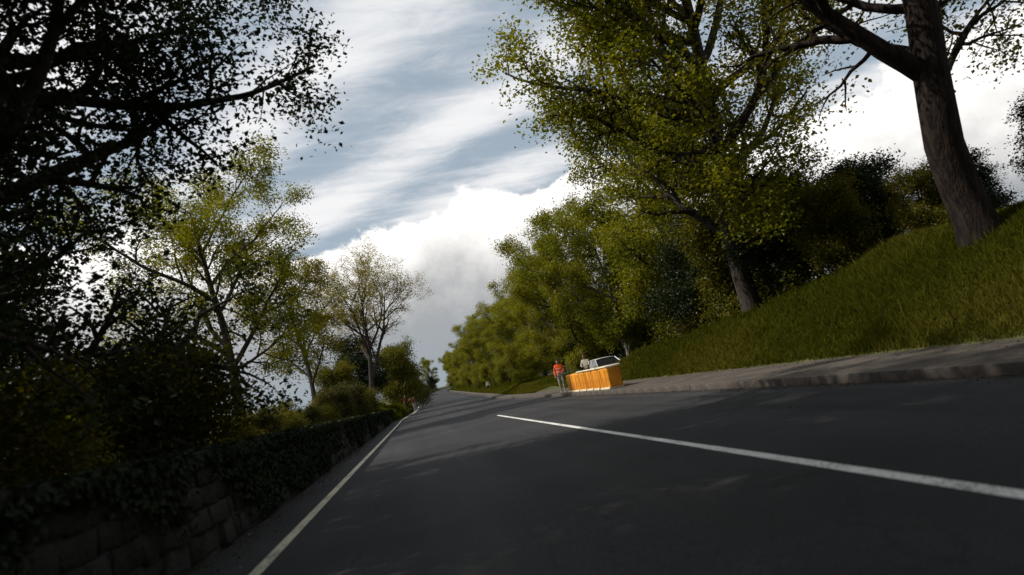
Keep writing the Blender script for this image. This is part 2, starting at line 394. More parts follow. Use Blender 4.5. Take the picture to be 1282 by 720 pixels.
# ------------------------------------------------------------------ roadside wall on the left
def stone_mesh(name, size, rng):
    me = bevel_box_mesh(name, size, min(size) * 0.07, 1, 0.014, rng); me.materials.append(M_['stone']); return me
wall = empty('stone_wall', (XL - 0.30, 22.0, 0.0), 0, 'low dark stone wall running beside the road on the left', 'wall')
WX = XL - 0.30; WY0, WY1, WH = -7.0, 62.0, 0.90
mbw = MB(); mbw.box((0, (WY0 + WY1) / 2 - 22.0, WH / 2 - 0.12), (0.40, WY1 - WY0, WH + 0.16))
obj('wall_core', mbw.mesh('wall_core', False), M_['mortar'], wall)
rg = np.random.default_rng(9)
lens = (0.34, 0.44, 0.55, 0.68); hs = (0.26, 0.235, 0.22, 0.20)
smesh = {(a, b): stone_mesh('stone_%d_%d' % (a, b), (0.30, lens[a], hs[b]), rg) for a in range(4) for b in range(4)}
cope_me = [stone_mesh('cope_%d' % a, (0.56, l, 0.15), rg) for a, l in enumerate((0.42, 0.52, 0.62))]
places = []
zc = -0.02
for b in range(4):
    y = WY0 + rg.uniform(0, 0.3); zc += hs[b] / 2
    while y < WY1:
        a = int(rg.integers(0, 4)); places.append((y + lens[a] / 2, zc + rg.normal(0, 0.006), ('s', a, b), rg.normal(0, 0.012))); y += lens[a] + 0.018
    zc += hs[b] / 2 + 0.008
y = WY0
while y < WY1:
    a = int(rg.integers(0, 3)); l = (0.42, 0.52, 0.62)[a]; places.append((y + l / 2, zc + 0.07 + rg.normal(0, 0.010), ('c', a, 0), rg.normal(0, 0.015))); y += l + 0.02
# the stones that show largest: those ahead of the camera, nearest first
order = sorted(places, key=lambda p: (0 if p[0] > 2.0 else 1, p[0]))
rest = MB()
for idx, (y, z, key, dx) in enumerate(order):
    me = smesh[key[1:]] if key[0] == 's' else cope_me[key[1]]
    loc = (dx + (0.09 if key[0] == 's' else 0.0), y - 22.0, z)
    if idx < 295:
        o = obj('stone' if key[0] == 's' else 'cope_stone', me, None, wall, loc); o.rotation_euler = (rg.normal(0, 0.02), rg.normal(0, 0.02), rg.normal(0, 0.02))
    else:
        s = (0.30, lens[key[1]], hs[key[2]]) if key[0] == 's' else (0.56, (0.42, 0.52, 0.62)[key[1]], 0.15)
        rest.box(loc, s, rg.normal(0, 0.02))
o = obj('far_stones', rest.mesh('far_stones', False), M_['stone'], wall); o['kind'] = 'stuff'

# added dark ivy over the wall face and cope, standing in for deep shade
M_['ivy'] = leaf_mat('shade_ivy_leaf', (0.008, 0.014, 0.005), (0.014, 0.022, 0.007), (0.026, 0.034, 0.010), 0.2, (1.1, 1.1, 0.7), gloss=0.02)
def ivy():
    rng = np.random.default_rng(21); mb = MB(); m = 120000
    y = WY0 + (WY1 - WY0) * rng.uniform(0, 1, m) ** 1.35; t = rng.uniform(0, 1, m)               # t: 0 foot of the wall .. 1 up and over the cope
    cover = 0.5 + 0.32 * np.sin(y * 0.55 + 1.2 * np.sin(y * 0.21)) + 0.22 * np.sin(y * 1.9 + t * 3) + 0.9 * (t - 0.45)
    keep = cover + rng.normal(0, 0.10, m) > 0.42; y = y[keep]; t = t[keep]; n = len(y)
    up_ = t < 0.78; z = np.where(up_, t / 0.78 * 1.05, 1.06 + rng.uniform(-0.01, 0.05, n)); x = np.where(up_, np.where(z > 0.93, 0.30, 0.265), 0.30 - (t - 0.78) / 0.22 * 0.58) + rng.uniform(0, 0.045, n) * up_
    c = np.stack([x, y - 22.0, z], 1)
    nr = np.where(up_[:, None], np.array([[1.0, 0, 0.35]]), np.array([[0.2, 0, 1.0]])) + rng.normal(0, 0.42, (n, 3)); nr /= np.linalg.norm(nr, axis=1)[:, None]
    a = rng.normal(0, 1, (n, 3)) - np.array([[0, 0, 0.7]]); a -= nr * (a * nr).sum(1)[:, None]; a /= np.linalg.norm(a, axis=1)[:, None]; b = np.cross(nr, a)
    s_ = 0.075 * rng.uniform(0.55, 1.3, n)[:, None]
    v = np.stack([c - a * s_ * 0.45, c + b * s_ * 0.48 - a * s_ * 0.1 + nr * s_ * 0.1, c + a * s_ * 0.6, c - b * s_ * 0.48 - a * s_ * 0.1 + nr * s_ * 0.1], 1).reshape(-1, 3)
    k = np.arange(n)[:, None] * 4
    mb.add(v, np.concatenate([k + np.array([[0, 1, 2]]), k + np.array([[0, 2, 3]])]), np.repeat(rng.uniform(0, 1, n), 4))
    o = obj('shade_ivy', mb.mesh('shade_ivy', False), M_['ivy'], None, (WX, 22.0, 0.0)); tag(o, 'added dark ivy deepening the shade on the low stone wall', 'ivy', None, 'stuff')
ivy()

# ------------------------------------------------------------------ trees
def unit(v):
    return v / (np.linalg.norm(v) + 1e-9)
def perp(d, rng):
    a = rng.normal(0, 1, 3); a -= d * np.dot(a, d); return unit(a)

def grow(mb, tips, rng, p, d, L, r, depth, P, sides):
    n = max(3, int(L / P['seg'][depth]) + 1)
    pts = [p]; q = p.copy(); dd = d.copy()
    for k in range(n):
        dd = unit(dd + rng.normal(0, P['wob'][depth], 3) + np.array([0, 0, P['trop'][depth]]))
        q = q + dd * (L / n); pts.append(q)
    pts = np.array(pts)
    rad = r * (1 - (1 - P['taper'][depth]) * np.linspace(0, 1, n + 1))
    if depth == 0: rad[0] *= 1.35; P['trunk'] = (pts, rad)
    mb.tube(pts, rad, sides[depth])
    if depth == P['max']:
        for t in np.linspace(0.35, 1.0, P['tips']):
            k = t * n; a = min(int(k), n - 1); tips.append(pts[a] + (pts[a + 1] - pts[a]) * (k - a))
        return
    nc = P['n'][depth]; nc = int(rng.integers(max(1, nc - 1), nc + 2))
    t0 = P['start'][depth]
    ph = rng.uniform(0, 6.28)
    for c in range(nc):
        t = t0 + (1 - t0) * (c + rng.uniform(0.1, 0.9)) / nc
        k = t * n; a = min(int(k), n - 1)
        pos = pts[a] + (pts[a + 1] - pts[a]) * (k - a); td = unit(pts[a + 1] - pts[a])
        ph += 2.4 + rng.normal(0, 0.4)
        u = np.cross(td, np.array([0.2, 0.1, 1.0]) if abs(td[2]) < 0.9 else np.array([1.0, 0.1, 0])); u = unit(u); w = np.cross(td, u)
        side = u * math.cos(ph) + w * math.sin(ph)
        an = R(P['ang'][depth]) * rng.uniform(0.7, 1.25)
        cd_ = unit(td * math.cos(an) + side * math.sin(an) + np.array(P['bias'][depth]))
        prof = P['prof'](t) if depth == 0 else (1.15 - 0.5 * t)
        grow(mb, tips, rng, pos, cd_, P['len'][depth + 1] * prof * rng.uniform(0.75, 1.2), min(rad[a] * 0.75, r * P['rr'][depth]), depth + 1, P, sides)

def leaves(mb, rng, tips, n_per, spread, size, droop=0.0, flat=0.45):
    tips = np.asarray(tips); m = len(tips) * n_per
    c = np.repeat(tips, n_per, 0); cv = np.repeat(rng.beta(2.2, 2.2, len(tips)), n_per)
    pos = c + rng.normal(0, spread, (m, 3)) * np.array([1, 1, 0.75]); pos[:, 2] -= droop * np.abs(rng.normal(0, 1, m)) * spread
    nrm = rng.normal(0, 1, (m, 3)); nrm[:, 2] = np.abs(nrm[:, 2]) + flat; nrm /= np.linalg.norm(nrm, axis=1)[:, None]
    a = rng.normal(0, 1, (m, 3)); a -= nrm * (a * nrm).sum(1)[:, None]; a /= np.linalg.norm(a, axis=1)[:, None] + 1e-9
    b = np.cross(nrm, a)
    s = size * rng.uniform(0.6, 1.35, m)[:, None]
    wd = rng.uniform(0.26, 0.42, m)[:, None]
    v0 = pos - a * s * 0.5; v2 = pos + a * s * 0.5 - nrm * s * 0.12
    v1 = pos + b * s * wd + nrm * s * 0.10 - a * s * 0.06; v3 = pos - b * s * wd + nrm * s * 0.10 - a * s * 0.06
    v = np.stack([v0, v1, v2, v3], 1).reshape(-1, 3)
    k = np.arange(m)[:, None] * 4
    f = np.concatenate([k + np.array([[0, 1, 2]]), k + np.array([[0, 2, 3]])])
    lv = np.clip(cv + rng.normal(0, 0.14, m), 0, 1)
    mb.add(v, f, np.repeat(lv, 4))

DEF = dict(max=3, seg=(0.9, 0.6, 0.45, 0.4), wob=(0.05, 0.10, 0.16, 0.2), trop=(0.03, 0.05, 0.03, 0.0), taper=(0.28, 0.22, 0.25, 0.3),
           n=(9, 6, 5, 0), start=(0.28, 0.25, 0.2), ang=(58, 48, 48), bias=((0, 0, 0.1), (0, 0, 0.05), (0, 0, 0)), len=(0, 4.2, 2.0, 1.0), rr=(0.5, 0.55, 0.5), tips=5,
           prof=lambda t: 0.75 + 0.9 * math.sin(math.pi * min(1, (t - 0.2) / 0.85)) if t < 0.97 else 0.6)
def tree_meshes(name, seed, H, r, lean=(0, 0, 0), wood='bark', leaf='leaf_spring', n_leaf=9, spread=0.22, size=0.11, sides=(10, 7, 5, 4), extra=(), droop=0.0, **kw):
    rng = np.random.default_rng(seed); P = dict(DEF); P.update(kw)
    wood_mb = MB(); tips = []
    grow(wood_mb, tips, rng, np.zeros(3) - np.array([0, 0, 0.25]), unit(np.array([lean[0], lean[1], 1.0])), H, r, 0, P, sides)
    for (t, d, L, rad) in extra:                       # named big limbs seen in the photograph, rooted in the trunk at fraction t
        pts, tr = P['trunk']; k = t * (len(pts) - 1); a = int(k)
        grow(wood_mb, tips, rng, pts[a] + (pts[a + 1] - pts[a]) * (k - a), unit(np.array(d, float)), L, min(rad, tr[a] * 0.8), 1, P, sides)
    me_w = wood_mb.mesh(name + '_wood'); me_w.materials.append(M_[wood])
    lm = MB(); leaves(lm, rng, tips, n_leaf, spread, size, droop)
    me_l = lm.mesh(name + '_leaves', False); me_l.materials.append(M_[leaf])
    return me_w, me_l
def put_tree(name, meshes, x, y, rz=0.0, s=1.0, label='', group=None, sink=0.0, cat='tree', z=None):
    gz = float(ground_h(x, y)) if z is None else z
    e = empty(name, (x, y, gz - sink), rz, label, cat, group); e.scale = (s, s, s)
    obj('trunk' if cat == 'tree' else 'stems', meshes[0], None, e); obj('crown' if cat == 'tree' else 'foliage', meshes[1], None, e)
    return e

# --- left side
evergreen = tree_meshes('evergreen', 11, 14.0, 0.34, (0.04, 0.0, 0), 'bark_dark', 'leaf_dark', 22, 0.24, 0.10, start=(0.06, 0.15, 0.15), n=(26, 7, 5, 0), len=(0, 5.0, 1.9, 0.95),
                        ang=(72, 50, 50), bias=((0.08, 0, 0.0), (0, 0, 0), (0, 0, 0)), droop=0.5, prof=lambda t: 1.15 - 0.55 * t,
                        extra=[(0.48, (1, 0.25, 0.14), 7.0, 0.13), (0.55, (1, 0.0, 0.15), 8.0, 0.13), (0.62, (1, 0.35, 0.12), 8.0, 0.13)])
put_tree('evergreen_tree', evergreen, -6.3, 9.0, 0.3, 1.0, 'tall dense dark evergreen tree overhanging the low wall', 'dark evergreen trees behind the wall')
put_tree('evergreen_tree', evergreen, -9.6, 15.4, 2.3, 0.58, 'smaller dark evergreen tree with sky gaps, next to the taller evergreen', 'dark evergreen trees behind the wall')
put_tree('evergreen_tree', evergreen, -5.6, 2.0, 0.6, 1.08, 'added dark evergreen tree, mostly out of view, whose branches shade the road', 'dark evergreen trees behind the wall')  # added mostly outside the frame to shade the near road
put_tree('evergreen_tree', evergreen, -5.8, -5.5, 6.0, 1.05, 'added unseen dark evergreen tree shading the road at the near end of the wall', 'dark evergreen trees behind the wall')  # unseen tree behind the camera, added for its shadow
ash = tree_meshes('ash', 23, 12.6, 0.30, (-0.03, 0.0, 0), 'bark_dark', 'leaf_spring', 32, 0.30, 0.125, start=(0.34, 0.2, 0.2), n=(10, 6, 5, 0), len=(0, 4.8, 2.3, 1.1), ang=(52, 46, 48),
                  extra=[(0.26, (-1.0, -0.25, 0.16), 5.6, 0.13), (0.42, (-0.8, -0.2, 0.55), 6.5, 0.15), (0.36, (0.9, -0.2, 0.25), 4.0, 0.10)])
put_tree('broadleaf_tree', ash, -8.0, 33.0, 0.0, 0.9, 'leafy spring tree with long low limbs spreading over the field behind the wall', 'broadleaf trees on the left')
slim = tree_meshes('slim', 31, 11.6, 0.20, (0.04, 0, 0), 'bark_dark', 'leaf_yellow', 22, 0.26, 0.13, start=(0.28, 0.2, 0.2), n=(12, 5, 4, 0), len=(0, 3.0, 1.5, 0.8))
put_tree('broadleaf_tree', slim, -6.9, 48.0, 0.0, 1.0, 'slender young leafy tree between the spreading tree and the bare tree', 'broadleaf trees on the left')
bare = tree_meshes('bare', 44, 10.5, 0.32, (0.10, 0, 0), 'bark_dark', 'leaf_yellow', 8, 0.20, 0.12, sides=(9, 6, 5, 4, 3), max=4, seg=(0.9, 0.7, 0.5, 0.4, 0.4), wob=(0.05, 0.07, 0.10, 0.13, 0.15), trop=(0.03, 0.06, 0.05, 0.04, 0.03),
                   taper=(0.25, 0.25, 0.25, 0.3, 0.4), n=(9, 6, 5, 4, 0), start=(0.48, 0.22, 0.2, 0.2), ang=(52, 44, 40, 40), bias=((0.1, 0, 0.05), (0, 0, 0.05), (0, 0, 0.04), (0, 0, 0)),
                   len=(0, 6.2, 3.4, 1.8, 1.0), rr=(0.6, 0.55, 0.5, 0.5), tips=3, prof=lambda t: 1.15 - 0.35 * t, extra=[(0.30, (0.42, 0.1, 1.0), 8.5, 0.2)])
put_tree('bare_tree', bare, -4.6, 66.0, 0.0, 1.0, 'almost bare fan-shaped tree leaning over the road past the end of the wall', None)

bush_p = dict(max=3, seg=(0.4, 0.4, 0.3, 0.3), start=(0.05, 0.15, 0.2), n=(12, 6, 4, 0), ang=(55, 50, 50), tips=3, prof=lambda t: 1.15 - 0.5 * t)
bush_a = tree_meshes('bush_a', 51, 2.2, 0.09, (0, 0, 0), 'bark', 'leaf_bush', 16, 0.17, 0.095, sides=(6, 5, 4, 3), len=(0, 1.3, 0.75, 0.45), **bush_p)
bush_b = tree_meshes('bush_b', 52, 2.0, 0.09, (0.1, 0, 0), 'bark', 'leaf_olive', 16, 0.18, 0.095, sides=(6, 5, 4, 3), len=(0, 1.5, 0.8, 0.45), **bush_p)
bush_c = tree_meshes('bush_c', 53, 4.6, 0.14, (0, 0, 0), 'bark_dark', 'leaf_olive', 34, 0.25, 0.12, sides=(6, 5, 4, 3), len=(0, 2.2, 1.2, 0.7), **bush_p)
bush_d = tree_meshes('bush_d', 54, 4.8, 0.14, (0, 0, 0), 'bark_dark', 'leaf_dark', 34, 0.25, 0.12, sides=(6, 5, 4, 3), len=(0, 2.2, 1.2, 0.7), **bush_p)
def near_left(y):
    return ('under the tall dark evergreen' if y < 13 else 'between the dark evergreens and the spreading leafy tree' if y < 27 else 'under the spreading leafy tree' if y < 40 else 'under the slender young tree' if y < 53 else 'at the far end near the bare tree')
spring_bush = tree_meshes('spring_bush', 55, 4.4, 0.14, (0, 0, 0), 'bark_dark', 'leaf_spring', 30, 0.26, 0.13, sides=(6, 5, 4, 3), len=(0, 2.2, 1.2, 0.7), **bush_p)
rg = np.random.default_rng(77)
for k, y in enumerate(np.arange(7.0, 61.0, 2.3)):
    m = (bush_a, bush_b)[k % 2]
    put_tree('hedge_bush', m, -4.4 - rg.uniform(0, 1.2), float(y) + rg.uniform(-0.5, 0.5), rg.uniform(0, 6.28), float(rg.uniform(0.72, 1.0)) * (0.62 if 15 < y < 38 else 1.0),
             ('brownish green', 'olive green')[k % 2] + ' bush behind the wall, ' + near_left(y),
             ('brownish bushes behind the wall', 'olive bushes behind the wall')[k % 2], 0.1, 'bush')
put_tree('hawthorn_bush', bush_d, -5.2, 70.0, 1.0, 1.3, 'large dark bush at the foot of the bare tree', None, 0.1, 'bush')
put_tree('hawthorn_bush', bush_c, -1.5, 88.5, 2.0, 1.5, 'large yellow green bush bulging over the road edge by the spectators', None, 0.1, 'bush')
put_tree('hawthorn_bush', bush_c, -6.4, 58.0, 3.0, 0.95, 'yellow green bush behind the far end of the wall', None, 0.1, 'bush')
put_tree('hawthorn_bush', bush_d, -2.6, 98.0, 4.0, 1.35, 'dark bush past the bulging yellow green one', None, 0.1, 'bush')
for k, (x, y) in enumerate(((-3.8, 110), (-4.0, 124), (-4, 140), (-4, 160), (-3.4, 185), (-3.0, 212), (-2, 245), (-1, 280))):
    put_tree('hawthorn_bush', (bush_c, bush_d)[k % 2], x + float(xr(y)), y, k * 1.3, 1.1, ('distant olive bush in the hedgerow on the left verge', 'distant dark bush in the hedgerow on the left verge')[k % 2], 'distant hedgerow on the left', 0.1, 'bush')

# --- right side
bigtree = tree_meshes('bigtree', 61, 15.5, 0.44, (-0.20, 0.02, 0), 'bark_black', 'leaf_olive', 11, 0.28, 0.11, start=(0.33, 0.25, 0.2), n=(9, 6, 5, 0), len=(0, 5.0, 2.4, 1.2), ang=(52, 46, 48),
                      extra=[(0.26, (-0.8, 0.15, 0.7), 6.5, 0.24), (0.31, (0.5, 0.3, 0.8), 5.0, 0.18), (0.24, (0.75, 0.5, 0.35), 5.0, 0.13), (0.30, (0.2, 0.9, 0.35), 5.0, 0.12), (0.36, (-0.7, 0.7, 0.3), 5.0, 0.12)])
put_tree('broadleaf_tree', bigtree, 12.75, 12.7, 0.0, 1.0, 'thick dark trunked tree with sparse leaves on the grass bank', 'trees on the right', 0.1)
leafy = tree_meshes('leafy', 62, 15.0, 0.36, (-0.06, 0, 0), 'bark_dark', 'leaf_spring', 24, 0.30, 0.13, start=(0.12, 0.2, 0.2), n=(24, 7, 5, 0), len=(0, 5.2, 2.3, 1.15), ang=(60, 48, 48), bias=((-0.10, 0, 0.1), (0, 0, 0.02), (0, 0, 0)),
                    extra=[(0.50, (-1, 0.0, 0.35), 7.5, 0.15), (0.62, (-1, -0.35, 0.42), 8.0, 0.15), (0.72, (-1, 0.2, 0.5), 7.5, 0.13)])
put_tree('broadleaf_tree', leafy, 13.2, 24.0, 0.0, 1.08, 'tall leafy tree reaching out over the pavement above the grass bank', 'trees on the right', 0.1)
row_a = tree_meshes('row_a', 63, 11.6, 0.26, (-0.05, 0, 0), 'bark_dark', 'leaf_spring', 26, 0.32, 0.15, sides=(8, 6, 4, 3), start=(0.08, 0.15, 0.2), n=(17, 6, 5, 0), len=(0, 4.4, 1.9, 1.0), bias=((-0.08, 0, 0.1), (0, 0, 0.02), (0, 0, 0)))
row_b = tree_meshes('row_b', 64, 11.0, 0.22, (-0.03, 0, 0), 'bark_pale', 'leaf_spring', 26, 0.32, 0.15, sides=(8, 6, 4, 3), start=(0.14, 0.15, 0.2), n=(15, 6, 5, 0), len=(0, 4.0, 1.9, 1.0), bias=((-0.08, 0, 0.1), (0, 0, 0.02), (0, 0, 0)))
rowt = [(14.2, 33.5, 1.0), (14.2, 43, 0.88), (14.0, 51, 0.84), (13.8, 60, 0.82), (13.0, 70, 0.82), (12.4, 81, 0.82), (12.0, 92, 0.82), (12.0, 105, 0.82), (11.8, 120, 0.8), (11.6, 138, 0.8), (11.4, 158, 0.8), (11.2, 180, 0.8), (11.0, 205, 0.8), (10.6, 235, 0.8), (10, 268, 0.85)]
rtl = ['leafy tree directly behind the orange barrier', 'pale stemmed tree beside the parked silver car', 'bright green tree two along from the orange barrier']
for k, (x, y, s) in enumerate(rowt):
    lab = rtl[k] if k < 3 else (('bright green tree', 'pale stemmed green tree')[k % 2] + (' in the nearer half of the row past the orange barrier' if y < 95 else ' in the distant half of the row along the right verge'))
    put_tree('row_tree', (row_a, row_b)[k % 2], x + float(xr(y)), y, k * 1.1 if k % 3 else 0.0, s, lab, 'row of trees along the right verge', 0.1)
put_tree('broadleaf_tree', leafy, 11.6, 2.5, 0.15, 1.12, 'added unseen leafy tree shading the road from the near end of the grass bank', 'trees on the right', 0.1)  # unseen tree, added as overhead canopy to darken the near road
put_tree('broadleaf_tree', leafy, 11.8, -7.5, -0.3, 1.1, 'added unseen leafy tree shading the road, behind the near end of the grass bank', 'trees on the right', 0.1)  # unseen tree behind the camera, added to block sky light
put_tree('broadleaf_tree', leafy, -7.6, -2.0, 3.2, 1.1, 'added unseen leafy tree shading the road from behind the wall', 'broadleaf trees on the left')  # unseen left-hand tree, added as canopy to keep the near road dark
thick = [(16.5, 28.0, 1.15, bush_c), (16.2, 23.8, 1.0, bush_c), (15.8, 20.2, 0.62, bush_d), (15.6, 17.2, 0.45, bush_c), (19.5, 25.0, 0.9, bush_d), (19.5, 19.6, 0.55, bush_d), (15.0, 31.0, 1.1, bush_c),
         (14.2, 26.4, 0.95, bush_c), (14.2, 22.6, 0.80, bush_d), (14.4, 19.6, 0.62, bush_c), (13.9, 29.4, 0.95, bush_d), (16.5, 13.5, 0.5, bush_d), (17.5, 11.0, 0.75, bush_d), (19.5, 15.0, 0.55, bush_c)]
back = [(16.5, 36), (17.5, 40.5), (16.8, 45), (17.3, 49.5), (16.6, 54), (17, 59), (16.6, 64), (17, 70), (16.5, 77), (16.8, 85), (16.6, 94), (16.6, 104)]
for k, (x, y, s, m) in enumerate(thick):
    put_tree('thicket_bush', m, x, y, k * 0.9, s, ('dark', 'olive')[int(m is bush_c)] + ' thicket bush ' + ('behind the thick dark trunk on the bank' if y < 16 else 'between the thick dark trunk and the tall leafy tree' if y < 21.5 else 'around the foot of the tall leafy tree' if y < 27 else 'between the tall leafy tree and the orange barrier'), 'thicket behind the bank', 0.1, 'bush')
low = [(10.9, 66), (11.0, 76), (10.8, 86), (10.8, 97), (10.6, 109), (10.4, 122), (10.4, 136), (10.2, 152), (10.0, 170), (9.8, 190), (9.6, 214)]
for k, (x, y) in enumerate(low):
    put_tree('shrub', (spring_bush, bush_c)[k % 2], x + float(xr(y)), y, k * 2.3, 0.62 + 0.03 * k, ('bright green shrub at the foot of the receding row of trees', 'olive shrub at the foot of the receding row of trees')[k % 2], 'shrubs under the row of trees', 0.15, 'bush')
for k, (x, y) in enumerate(back):
    put_tree('shrub', (bush_d, bush_c)[k % 3 == 1], x + float(xr(y)), y, k * 1.9, 1.2, ('dark shrub filling in behind the row of verge trees', 'olive shrub filling in behind the row of verge trees')[k % 3 == 1], 'shrubs behind the row of trees', 0.15, 'bush')
for k, (x, y) in enumerate(((14, 300), (2, 318), (22, 290), (34, 300), (-12, 300), (46, 320))):
    put_tree('row_tree', (row_b, row_a)[k % 2], x + 6, y, k * 1.7, 1.0, 'distant tree closing off the far bend of the road', 'distant trees at the bend', 0.1)

# ------------------------------------------------------------------ grass
def grass_patch(name, label, rects, seed, material='grass'):
    rng = np.random.default_rng(seed); mbg = MB()
    for (x0, x1, y0, y1, n, h) in rects:
        y = rng.uniform(y0, y1, n); x = xr(y) + rng.uniform(x0, x1, n); z = ground_h(x, y) - 0.02
        az = rng.uniform(0, 6.28, n); hh = h * rng.uniform(0.3, 1.25, n) * (0.55 + 0.75 * (0.5 + 0.5 * np.sin(x * 1.9 + y * 0.8 + 2 * np.sin(y * 0.37))) * (0.5 + 0.5 * np.sin(y * 1.1 - x * 0.7)) + 0.35 * np.clip((x - xr(y) - XP) / 1.2, 0, 1)); w = 0.0055 + 0.0005 * y
        ln = rng.uniform(0.15, 0.75, n) * hh; la = rng.uniform(0, 6.28, n)
        side = np.stack([np.cos(az) * w, np.sin(az) * w, 0 * w], 1); b = np.stack([x, y, z], 1)
        mid = b + np.stack([np.cos(la) * ln * 0.35, np.sin(la) * ln * 0.35, hh * 0.6], 1); tip = b + np.stack([np.cos(la) * ln, np.sin(la) * ln, hh], 1)
        v = np.stack([b - side, b + side, mid + side * 0.8, mid - side * 0.8, tip], 1).reshape(-1, 3)
        k = np.arange(n)[:, None] * 5
        var = np.clip(0.45 + 0.3 * np.sin(x * 0.9 + 1.3 * np.sin(y * 0.5)) + rng.normal(0, 0.2, n), 0, 1)
        v0 = mbg.n
        mbg.add(v, k + np.array([[0, 1, 2, 3]]), np.repeat(var, 5))
        mbg.f.append(k + np.array([[3, 2, 4]]) + v0)
    o = obj(name, mbg.mesh(name, False), M_[material]); tag(o, label, 'grass', None, 'stuff'); return o
grass_patch('bank_grass', 'long green grass covering the sloping bank beside the pavement', [(XP + 0.05, 14.0, 5, 18, 110000, 0.22), (XP + 0.05, 14.5, 18, 36.4, 95000, 0.24), (XP + 0.3, 13.5, 5, 36, 3500, 0.42)], 3)
grass_patch('verge_grass', 'short bright grass on the right verge beyond the orange barrier', [(XP, 13.5, 36.4, 48, 13000, 0.20), (XK + 1.1, 13.5, 48, 70, 26000, 0.22), (XK + 1.1, 13.5, 70, 120, 30000, 0.30), (XK + 1.1, 12, 120, 260, 16000, 0.4)], 4)
grass_patch('wall_top_grass', 'grass and weeds growing up behind the low wall and past its end', [(-5.5, XL - 0.62, 4, 30, 30000, 0.42), (-6.0, XL - 0.62, 30, 62, 30000, 0.45), (-5.5, XL + 0.25, 61.5, 75, 22000, 0.75), (-5.5, XL + 0.1, 75, 120, 22000, 0.5)], 6)

def litter(name, label, bands, seed):
    rng = np.random.default_rng(seed); mb = MB()
    for (x0, x1, y0, y1, n, zo, sz) in bands:
        y = y0 + (y1 - y0) * rng.beta(1, 1.6, n); x = x0 + (x1 - x0) * rng.beta(0.7, 2.6, n) if x1 > x0 else x0 - (x0 - x1) * rng.beta(0.7, 2.6, n)
        z = zr(y) + zo + (camber(x) if zo < 0.05 else 0); a = rng.uniform(0, 6.28, n); s_ = sz * rng.uniform(0.4, 1.3, n)
        c = np.stack([x + xr(y), y, z + s_ * 0.1], 1); u = np.stack([np.cos(a) * s_, np.sin(a) * s_, rng.normal(0, 0.15, n) * s_], 1); w = np.stack([-np.sin(a) * s_ * 0.5, np.cos(a) * s_ * 0.5, rng.normal(0.1, 0.15, n) * s_], 1)
        v = np.stack([c - u, c + w, c + u, c - w], 1).reshape(-1, 3); k = np.arange(n)[:, None] * 4
        mb.add(v, k + np.array([[0, 1, 2, 3]]), np.repeat(rng.uniform(0, 1, n), 4))
    o = obj(name, mb.mesh(name, False), M_['litter']); tag(o, label, 'litter', None, 'stuff')
M_['litter'] = leaf_mat('dry_litter', (0.030, 0.022, 0.012), (0.075, 0.058, 0.030), (0.13, 0.11, 0.06), 0.1, (1, 1, 1))
litter('gutter_litter', 'dry leaves and grit gathered along the gutters and the pavement', [(XK - 0.02, XK - 0.9, 3, 45, 2600, 0.006, 0.022), (XL + 0.02, XL + 0.75, 2, 45, 2600, 0.006, 0.022), (XP, XP - 2.2, 4, 34, 1800, 0.122, 0.022), (XC + 2, XC - 4, 3, 30, 260, 0.006, 0.016)], 12)

